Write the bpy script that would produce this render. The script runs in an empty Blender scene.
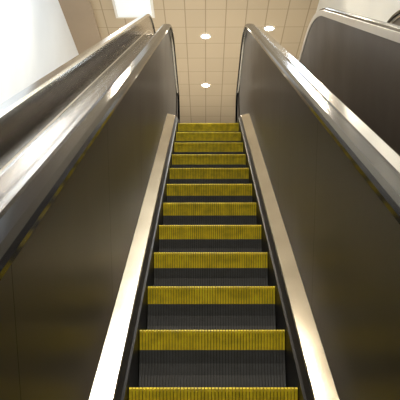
import bpy, math, bmesh
from mathutils import Vector
T30=math.tan(math.radians(30))
D0,D1=-2.5,7.5
ZT=(D1-D0)*T30
CAMZ=1.62+2.5*T30
END0,END1=-4.0,9.15

# ---------- materials ----------
def mat(name,col,rough=0.5,metal=0.0,noise=None,spec=None):
    m=bpy.data.materials.new(name); m.use_nodes=True
    nt=m.node_tree; b=nt.nodes['Principled BSDF']
    b.inputs['Base Color'].default_value=(*col,1); b.inputs['Roughness'].default_value=rough
    b.inputs['Metallic'].default_value=metal
    if spec is not None: b.inputs['Specular IOR Level'].default_value=spec
    if noise:
        scale,amt,stretch=noise
        tc=nt.nodes.new('ShaderNodeTexCoord'); mp=nt.nodes.new('ShaderNodeMapping')
        mp.inputs['Scale'].default_value=stretch
        n=nt.nodes.new('ShaderNodeTexNoise'); n.inputs['Scale'].default_value=scale; n.inputs['Detail'].default_value=4
        nt.links.new(tc.outputs['Object'],mp.inputs['Vector']); nt.links.new(mp.outputs['Vector'],n.inputs['Vector'])
        r=nt.nodes.new('ShaderNodeMapRange'); r.inputs['From Min'].default_value=.3; r.inputs['From Max'].default_value=.7
        r.inputs['To Min'].default_value=1-amt; r.inputs['To Max'].default_value=1+amt
        nt.links.new(n.outputs['Fac'],r.inputs['Value'])
        mx=nt.nodes.new('ShaderNodeVectorMath'); mx.operation='SCALE'; mx.inputs[0].default_value=col
        nt.links.new(r.outputs['Result'],mx.inputs['Scale']); nt.links.new(mx.outputs['Vector'],b.inputs['Base Color'])
        r2=nt.nodes.new('ShaderNodeMath'); r2.operation='MULTIPLY'; r2.inputs[1].default_value=rough
        nt.links.new(r.outputs['Result'],r2.inputs[0]); nt.links.new(r2.outputs[0],b.inputs['Roughness'])
    return m
def emis(name,col,s):
    m=bpy.data.materials.new(name); m.use_nodes=True; nt=m.node_tree
    b=nt.nodes['Principled BSDF']; b.inputs['Base Color'].default_value=(*col,1)
    b.inputs['Emission Color'].default_value=(*col,1); b.inputs['Emission Strength'].default_value=s
    return m
M_panel=mat('brushed_dark_steel',(.135,.118,.104),.36,1,(2,.05,(1,1,1)))
M_strip=mat('brushed_bright_steel',(.60,.55,.46),.14,1,(3,.10,(1,1,1)))
M_chrome=mat('polished_steel',(.72,.71,.69),.12,1,(2,.08,(1,1,1)))
M_side=mat('steel_cladding',(.25,.21,.165),.14,1,(3,.1,(1,1,1)))
M_trough=mat('trough_steel',(.20,.18,.155),.2,1,(3,.1,(1,1,1)))
M_brown=mat('brown_cladding',(.075,.060,.048),.5,.4,(2,.1,(1,1,1)))
M_rim=mat('pale_rim',(.62,.57,.50),.35,.4)
M_rub=mat('black_rubber',(.008,.008,.009),.14,spec=.10)
M_skirt=mat('black_skirt',(.012,.012,.014),.4,spec=.2)
M_step=mat('step_aluminium',(.066,.074,.086),.5,.2,(30,.2,(1,1,1)))
M_gap=mat('step_groove',(.012,.013,.015),.7)
M_yel=mat('yellow_step_paint',(.98,.80,.03),.5,0,(22,.22,(1,1,1)))
M_ygap=mat('yellow_groove_paint',(.30,.24,.02),.7,0,(22,.3,(1,1,1)))
M_seam=mat('seam_dark',(.03,.025,.02),.6)
M_wall=mat('white_paint',(.84,.88,.92),.8,0,(1,.03,(1,1,1)))
M_wallw=mat('cream_paint',(.80,.79,.75),.8,0,(1,.03,(1,1,1)))
M_soff=mat('tan_soffit_paint',(.38,.30,.22),.7,0,(1,.05,(1,1,1)))
M_lamp=emis('lamp_glow',(1,.92,.76),40)
M_pan=emis('panel_glow',(.85,.92,1.0),.25)

def tile(name,c1,mortar,w,h,ms,rough):
    m=bpy.data.materials.new(name); m.use_nodes=True; nt=m.node_tree; b=nt.nodes['Principled BSDF']
    b.inputs['Roughness'].default_value=rough
    tc=nt.nodes.new('ShaderNodeTexCoord'); br=nt.nodes.new('ShaderNodeTexBrick')
    br.offset=0; br.inputs['Scale'].default_value=1
    br.inputs['Color1'].default_value=(*c1,1); br.inputs['Color2'].default_value=(*[c*.95 for c in c1],1)
    br.inputs['Mortar'].default_value=(*mortar,1); br.inputs['Mortar Size'].default_value=ms
    br.inputs['Mortar Smooth'].default_value=.1
    br.inputs['Brick Width'].default_value=w; br.inputs['Row Height'].default_value=h
    nt.links.new(tc.outputs['Object'],br.inputs['Vector']); nt.links.new(br.outputs['Color'],b.inputs['Base Color'])
    return m
M_ceil=tile('ceiling_tiles',(.53,.44,.315),(.32,.25,.165),.45,.85,.011,.7)
M_floor=tile('floor_tiles',(.45,.42,.36),(.2,.18,.15),.6,.6,.006,.25)

# ---------- path ----------
def build_path(R0=1.0,R=1.5,e0=END0,e1=END1):
    pts=[]
    t0=R0*math.tan(math.radians(15)); t=R*math.tan(math.radians(15))
    n=8
    for i in range(n+1):
        pts.append((e0+(D0-t0-e0)*i/n,0.0,0.0))
    for i in range(1,9):
        a=math.radians(30)*i/8
        pts.append((D0-t0+R0*math.sin(a),R0*(1-math.cos(a)),a))
    ys,zs=pts[-1][0],pts[-1][1]
    ye=D1-t*math.cos(math.radians(30)); ze=ZT-t*.5
    for i in range(1,25):
        f=i/24; pts.append((ys+(ye-ys)*f,zs+(ze-zs)*f,math.radians(30)))
    cx=D1+t; cz=ZT-R
    for i in range(1,17):
        a=math.radians(30)*(1-i/16)
        pts.append((cx-R*math.sin(a),cz+R*math.cos(a),a))
    ys=pts[-1][0]
    for i in range(1,n+1):
        pts.append((ys+(e1-ys)*i/n,ZT,0.0))
    return pts
PATH=build_path()
def nose_z(d):
    if d<=PATH[0][0]: return 0
    for a,b in zip(PATH,PATH[1:]):
        if a[0]<=d<=b[0]:
            f=(d-a[0])/max(b[0]-a[0],1e-9); return a[1]+(b[1]-a[1])*f
    return ZT
def off(p,h):
    y,z,a=p; return (y-h*math.sin(a),z+h*math.cos(a))

def mkobj(name,verts,faces,mats,parent=None,smooth=False):
    me=bpy.data.meshes.new(name); me.from_pydata(verts,[],faces)
    me.materials.append(mats)
    bm=bmesh.new(); bm.from_mesh(me); bmesh.ops.recalc_face_normals(bm,faces=bm.faces); bm.to_mesh(me); bm.free()
    if smooth:
        for p in me.polygons: p.use_smooth=True
    o=bpy.data.objects.new(name,me); bpy.context.scene.collection.objects.link(o)
    if parent: o.parent=parent
    return o
def sweep(name,prof,m,parent,cx,side,clamp=False,path=None,smooth=False):
    path=path or PATH
    V=[];F=[];n=len(prof)
    for p in path:
        for (x,h) in prof:
            y,z=off(p,h)
            if clamp: z=max(z,0.002)
            V.append((cx+side*x,y,z))
    for i in range(len(path)-1):
        for j in range(n):
            k=(j+1)%n
            F.append((i*n+j,i*n+k,(i+1)*n+k,(i+1)*n+j))
    F.append(tuple(range(n))); F.append(tuple((len(path)-1)*n+j for j in range(n)))
    return mkobj(name,V,F,m,parent,smooth=smooth)
def box(name,x0,x1,y0,y1,z0,z1,m,parent=None):
    V=[(x,y,z) for x in (x0,x1) for y in (y0,y1) for z in (z0,z1)]
    F=[(0,1,3,2),(4,5,7,6),(0,1,5,4),(2,3,7,6),(0,2,6,4),(1,3,7,5)]
    return mkobj(name,V,F,m,parent)

# ---------- steps ----------
def steps(parent,cx,hw):
    V=[];F=[];MI=[]
    def q(a,b,c,d,m):
        i=len(V); V.extend((a,b,c,d)); F.append((i,i+1,i+2,i+3)); MI.append(m)
    ts=[0,.10,.21,.32,.55,.75,1.0]
    H=.236
    def yv(t): return .022*math.sin(math.pi*min(t,1))
    k=-18
    nr=int(round(2*hw/.0122)); pitch=2*hw/nr
    while True:
        D=3.208+.4*k; k+=1
        if D<-3.7: continue
        if D>8.35: break
        z=nose_z(D)
        top=[(D+.385,z),(D+.045,z),(D+.006,z)]
        ch=[(D+yv(t) ,z-.006-H*t) for t in ts]
        chain=top+ch
        mats=[0,1,1]+[1 if ts[i]<.31 else 0 for i in range(len(ts)-1)]
        dep=.009
        def inner(i):
            y,zz=chain[i]
            if i<2: return (y,zz-dep)
            if i==2: return (y+dep,zz-dep)
            return (y+dep,zz-(dep if i==3 else 0))
        inn=[inner(i) for i in range(len(chain))]
        for i in range(len(chain)-1):
            a=inn[i];b=inn[i+1]
            q((cx-hw,a[0],a[1]),(cx+hw,a[0],a[1]),(cx+hw,b[0],b[1]),(cx-hw,b[0],b[1]),3 if mats[i]==1 else 2)
        for r in range(nr):
            x0=cx-hw+r*pitch+pitch*.12; x1=x0+pitch*.76
            for i in range(len(chain)-1):
                a=chain[i];b=chain[i+1];ai=inn[i];bi=inn[i+1];m=mats[i]
                q((x0,*a),(x1,*a),(x1,*b),(x0,*b),m)
                q((x0,*a),(x0,*b),(x0,*bi),(x0,*ai),m)
                q((x1,*a),(x1,*b),(x1,*bi),(x1,*ai),m)
        for x in (cx-hw,cx+hw):
            q((x,D+.39,z-.002),(x,D+.01,z-.002),(x,D+.03,z-H),(x,D+.39,z-.06),0)
    me=bpy.data.meshes.new('steps'); me.from_pydata(V,[],F)
    for m in (M_step,M_yel,M_gap,M_ygap): me.materials.append(m)
    me.polygons.foreach_set('material_index',MI)
    o=bpy.data.objects.new('steps',me); bpy.context.scene.collection.objects.link(o); o.parent=parent

def rail(parent,cx,side,xc,h,m,tag):
    r=.36
    cl=[]
    for p in PATH:
        cl.append((*off(p,h-.02),p[2]))
    pre=[];post=[]
    y0,z0,_=cl[0]; y1,z1,_=cl[-1]
    for i in range(1,17):
        a=math.pi*i/16
        post.append((y1+r*math.sin(a),z1-r+r*math.cos(a),-a))
        pre.append((y0-r*math.sin(a),z0-r+r*math.cos(a),a))
    full=list(reversed(pre))+cl+post
    prof=[(-.038,-.012),(-.040,.004),(-.034,.016),(-.018,.021),(.018,.021),(.034,.016),(.040,.004),(.038,-.012),(.026,-.016),(-.026,-.016)]
    sweep('handrail_'+tag,[(xc+a,b) for a,b in prof],m,parent,cx,side,path=full,smooth=False)
    for (yy,zz,sg,nm) in ((y1,z1,1,'upper'),(y0,z0,-1,'lower')):
        V=[];n=17
        for x in (xc-.014,xc+.014):
            for i in range(n):
                a=math.pi*i/(n-1); V.append((cx+side*x,yy+sg*(r-.02)*math.sin(a),zz-r+(r-.02)*math.cos(a)))
        F=[tuple(range(n)),tuple(range(n,2*n))]+[(i,(i+1)%n,n+(i+1)%n,n+i) for i in range(n)]
        mkobj('newel_%s_%s'%(nm,tag),V,F,M_panel,parent)

def balustrade(parent,cx,side,tag,hr=.955,outer='deck',railmat=None,panel=None,outm=None,hw=.30):
    b=hw-.30
    S=lambda n,pr,m,cl=False: sweep(n+'_'+tag,[(x+b,h) for x,h in pr],m,parent,cx,side,clamp=cl)
    S('skirt',[(.303,-.30),(.303,.03),(.312,.035),(.312,-.30)],M_skirt,True)
    S('brush',[(.312,-.05),(.312,.034),(.328,.052),(.335,.03),(.335,-.05)],M_skirt,True)
    S('inner_deck',[(.330,.02),(.329,.056),(.334,.062),(.404,.086),(.408,.092),(.41,.02)],M_strip)
    S('inner_panel',[(.405,.085),(.400,hr-.06),(.412,hr-.06),(.417,.085)],panel or M_panel)
    S('rail_track',[(.386,hr-.062),(.386,hr-.042),(.376,hr-.038),(.424,hr-.038),(.414,hr-.062)],M_chrome)
    rail(parent,cx,side,.40+b,hr,railmat or M_rub,tag)
    for D in [-3.6,-2.0,-.7,.6,1.9,3.2,4.5,5.8,7.0,8.2]:
        p=None
        for a,c in zip(PATH,PATH[1:]):
            if a[0]<=D<=c[0]:
                f=(D-a[0])/(c[0]-a[0]); p=tuple(a[i]+(c[i]-a[i])*f for i in range(3))
        a0=off(p,.095);a1=off(p,hr-.065)
        w=.0022;x=.3992+b;xl=.4042+b
        cc=math.cos(p[2])*w; s=math.sin(p[2])*w
        V=[(cx+side*xl,a0[0]-cc,a0[1]-s),(cx+side*xl,a0[0]+cc,a0[1]+s),(cx+side*x,a1[0]+cc,a1[1]+s),(cx+side*x,a1[0]-cc,a1[1]-s)]
        mkobj('panel_seam_'+tag,V,[(0,1,2,3)],M_seam,parent)
    if outer=='deck':
        S('outer_deck',[(.425,hr-.07),(.425,hr-.045),(.45,hr-.03),(.505,hr-.03),(.515,hr-.045),(.515,hr-.07)],M_chrome)
        S('outer_cladding',[(.414,hr-.07),(.510,hr-.07),(.510,-.75),(.50,-.75),(.50,hr-.08),(.414,hr-.08)],outm or M_side,True)
    elif outer=='parapet':
        S('outer_trough',[(.414,hr-.12),(.414,hr-.10),(.575,hr-.10),(.575,hr-.12)],M_trough)
        S('parapet_panel',[(.575,-.75),(.575,hr+.075),(.60,hr+.075),(.60,-.75)],M_side,True)
        S('parapet_moulding',[(.570,hr-.064),(.570,hr-.054),(.576,hr-.050),(.576,hr-.068)],M_chrome)
        S('parapet_cap',[(.565,hr+.075),(.565,hr+.09),(.572,hr+.097),(.61,hr+.097),(.615,hr+.075)],M_chrome)
    else:
        S('outer_cladding',[(.413,hr-.06),(.45,hr-.06),(.45,-.75),(.44,-.75),(.44,hr-.07),(.413,hr-.07)],outm,True)
        S('outer_rim',[(.42,hr-.055),(.42,hr-.02),(.456,hr-.02),(.456,hr-.075),(.45,hr-.075)],M_rim)

def escalator(cx,sides,hw=.30):
    e=bpy.data.objects.new('escalator',None); bpy.context.scene.collection.objects.link(e)
    steps(e,cx,hw)
    for kw in sides: balustrade(e,cx,hw=hw,**kw)
    box('landing_plate_upper',cx-hw-.1,cx+hw+.1,8.7,END1,ZT-.03,ZT+.004,M_strip,e)
    box('landing_plate_lower',cx-hw-.1,cx+hw+.1,END0-.3,-3.75,.0,.012,M_strip,e)
    sweep('truss_underside',[(-hw-.2,-.75),(hw+.2,-.75),(hw+.2,-.73),(-hw-.2,-.73)],M_brown,e,cx,1,clamp=True)
    return e
escalator(.025,[dict(side=-1,tag='left',outer='parapet'),dict(side=1,tag='right',outer='deck')])
escalator(1.56,[dict(side=-1,tag='left',hr=1.10,outer='clad',outm=M_brown,railmat=M_rub),dict(side=1,tag='right',hr=1.10,outer='clad',outm=M_brown,railmat=M_rub)])

# ---------- room ----------
XL,XR=-3.1,2.42; YB,YF=-9.0,27.0; ZC=CAMZ+8.0
box('floor',XL,XR,YB,YF,-.2,0,M_floor)
box('floor_upper',XL,XR,END1,YF,ZT-.45,ZT-.001,M_floor)
box('ceiling',XL,XR,YB,YF,ZC,ZC+.2,M_ceil)
box('wall_left',XL-.2,XL,YB,YF,-.2,ZC+.2,M_wall)
box('wall_right',XR,XR+.2,YB,YF,-.2,ZC+.2,M_wallw)
box('wall_back',XL-.2,XR+.2,YB-.2,YB,-.2,ZC+.2,M_wallw)
box('wall_far',XL-.2,XR+.2,YF,YF+.2,-.2,ZC+.2,M_wallw)
box('ceiling_soffit',XL,-2.45,YB,19.5,ZC-.08,ZC,M_soff)

def light(name,typ,loc,energy,col,**kw):
    l=bpy.data.lights.new(name,typ); l.energy=energy; l.color=col
    for k,v in kw.items(): setattr(l,k,v)
    o=bpy.data.objects.new(name,l); o.location=loc; bpy.context.scene.collection.objects.link(o); return o
def downlight(x,y,power=160,r=.10):
    e=bpy.data.objects.new('ceiling_downlight',None); bpy.context.scene.collection.objects.link(e); e.location=(x,y,ZC)
    n=24
    V=[];F=[]
    for rr,z in ((r*1.35,-.001),(r*1.3,-.02),(r,-.02),(r,-.004)):
        for i in range(n): a=2*math.pi*i/n; V.append((rr*math.cos(a),rr*math.sin(a),z))
    for s in range(3):
        for i in range(n): F.append((s*n+i,s*n+(i+1)%n,(s+1)*n+(i+1)%n,(s+1)*n+i))
    mkobj('trim_ring',V,F,M_wallw,e)
    V=[(r*math.cos(2*math.pi*i/n),r*math.sin(2*math.pi*i/n),-.006) for i in range(n)]
    mkobj('lamp_disc',V,[tuple(range(n))],M_lamp,e)
    l=light('bulb','SPOT',(0,0,-.05),power,(1,.87,.68),spot_size=math.radians(125),spot_blend=.6,shadow_soft_size=.13)
    l.parent=e
for (x,y,p) in [(0,19.6,120),(0,16.6,120),(1.46,16.2,120),
    (1.9,10.6,300),(-1.5,11.2,300),(1.9,7.2,300),(-1.7,7.8,300),(0,4,350),(2.0,3.6,200),(-1.9,4.2,260),(0,-1,600),(.6,-4.5,650),(-.6,-4.5,650)]:  # rows overhead and behind the camera, added for steel highlights and brighter risers
    downlight(x,y,p)

e=bpy.data.objects.new('ceiling_light_panel',None); bpy.context.scene.collection.objects.link(e)  # stands in for a pale structure, not a known lamp; its glow is added
box('panel_frame',-1.98,-1.12,12.3,15.6,ZC-.05,ZC,M_wallw,e)
box('panel_face',-1.92,-1.18,12.4,15.5,ZC-.06,ZC-.05,M_pan,e)
a=light('left_wall_fill','AREA',(1.6,8,ZC-.3),380,(.78,.89,1.0),shape='RECTANGLE',size=1.0,size_y=8,specular_factor=.15)  # no window here; added area light that brightens the left wall
a.rotation_euler=(0,math.radians(75),0)
a=light('ceiling_fill','AREA',(-.3,18,ZC-2.6),115,(1,.90,.75),shape='RECTANGLE',size=3,size_y=8)  # added fill aimed up at the ceiling, no fixture behind it
a.rotation_euler=(math.radians(180),0,0)

w=bpy.data.worlds.new('w'); bpy.context.scene.world=w; w.use_nodes=True
w.node_tree.nodes['Background'].inputs[0].default_value=(.8,.85,1,1); w.node_tree.nodes['Background'].inputs[1].default_value=.3

cam=bpy.data.cameras.new('camera'); co=bpy.data.objects.new('camera',cam); bpy.context.scene.collection.objects.link(co)
cam.sensor_width=36; cam.lens=36*770/400; cam.clip_start=.05
co.location=(0,0,CAMZ); co.rotation_euler=(math.radians(90+13.7),0,math.radians(.45))
bpy.context.scene.camera=co
bpy.context.scene.view_settings.view_transform='Standard'
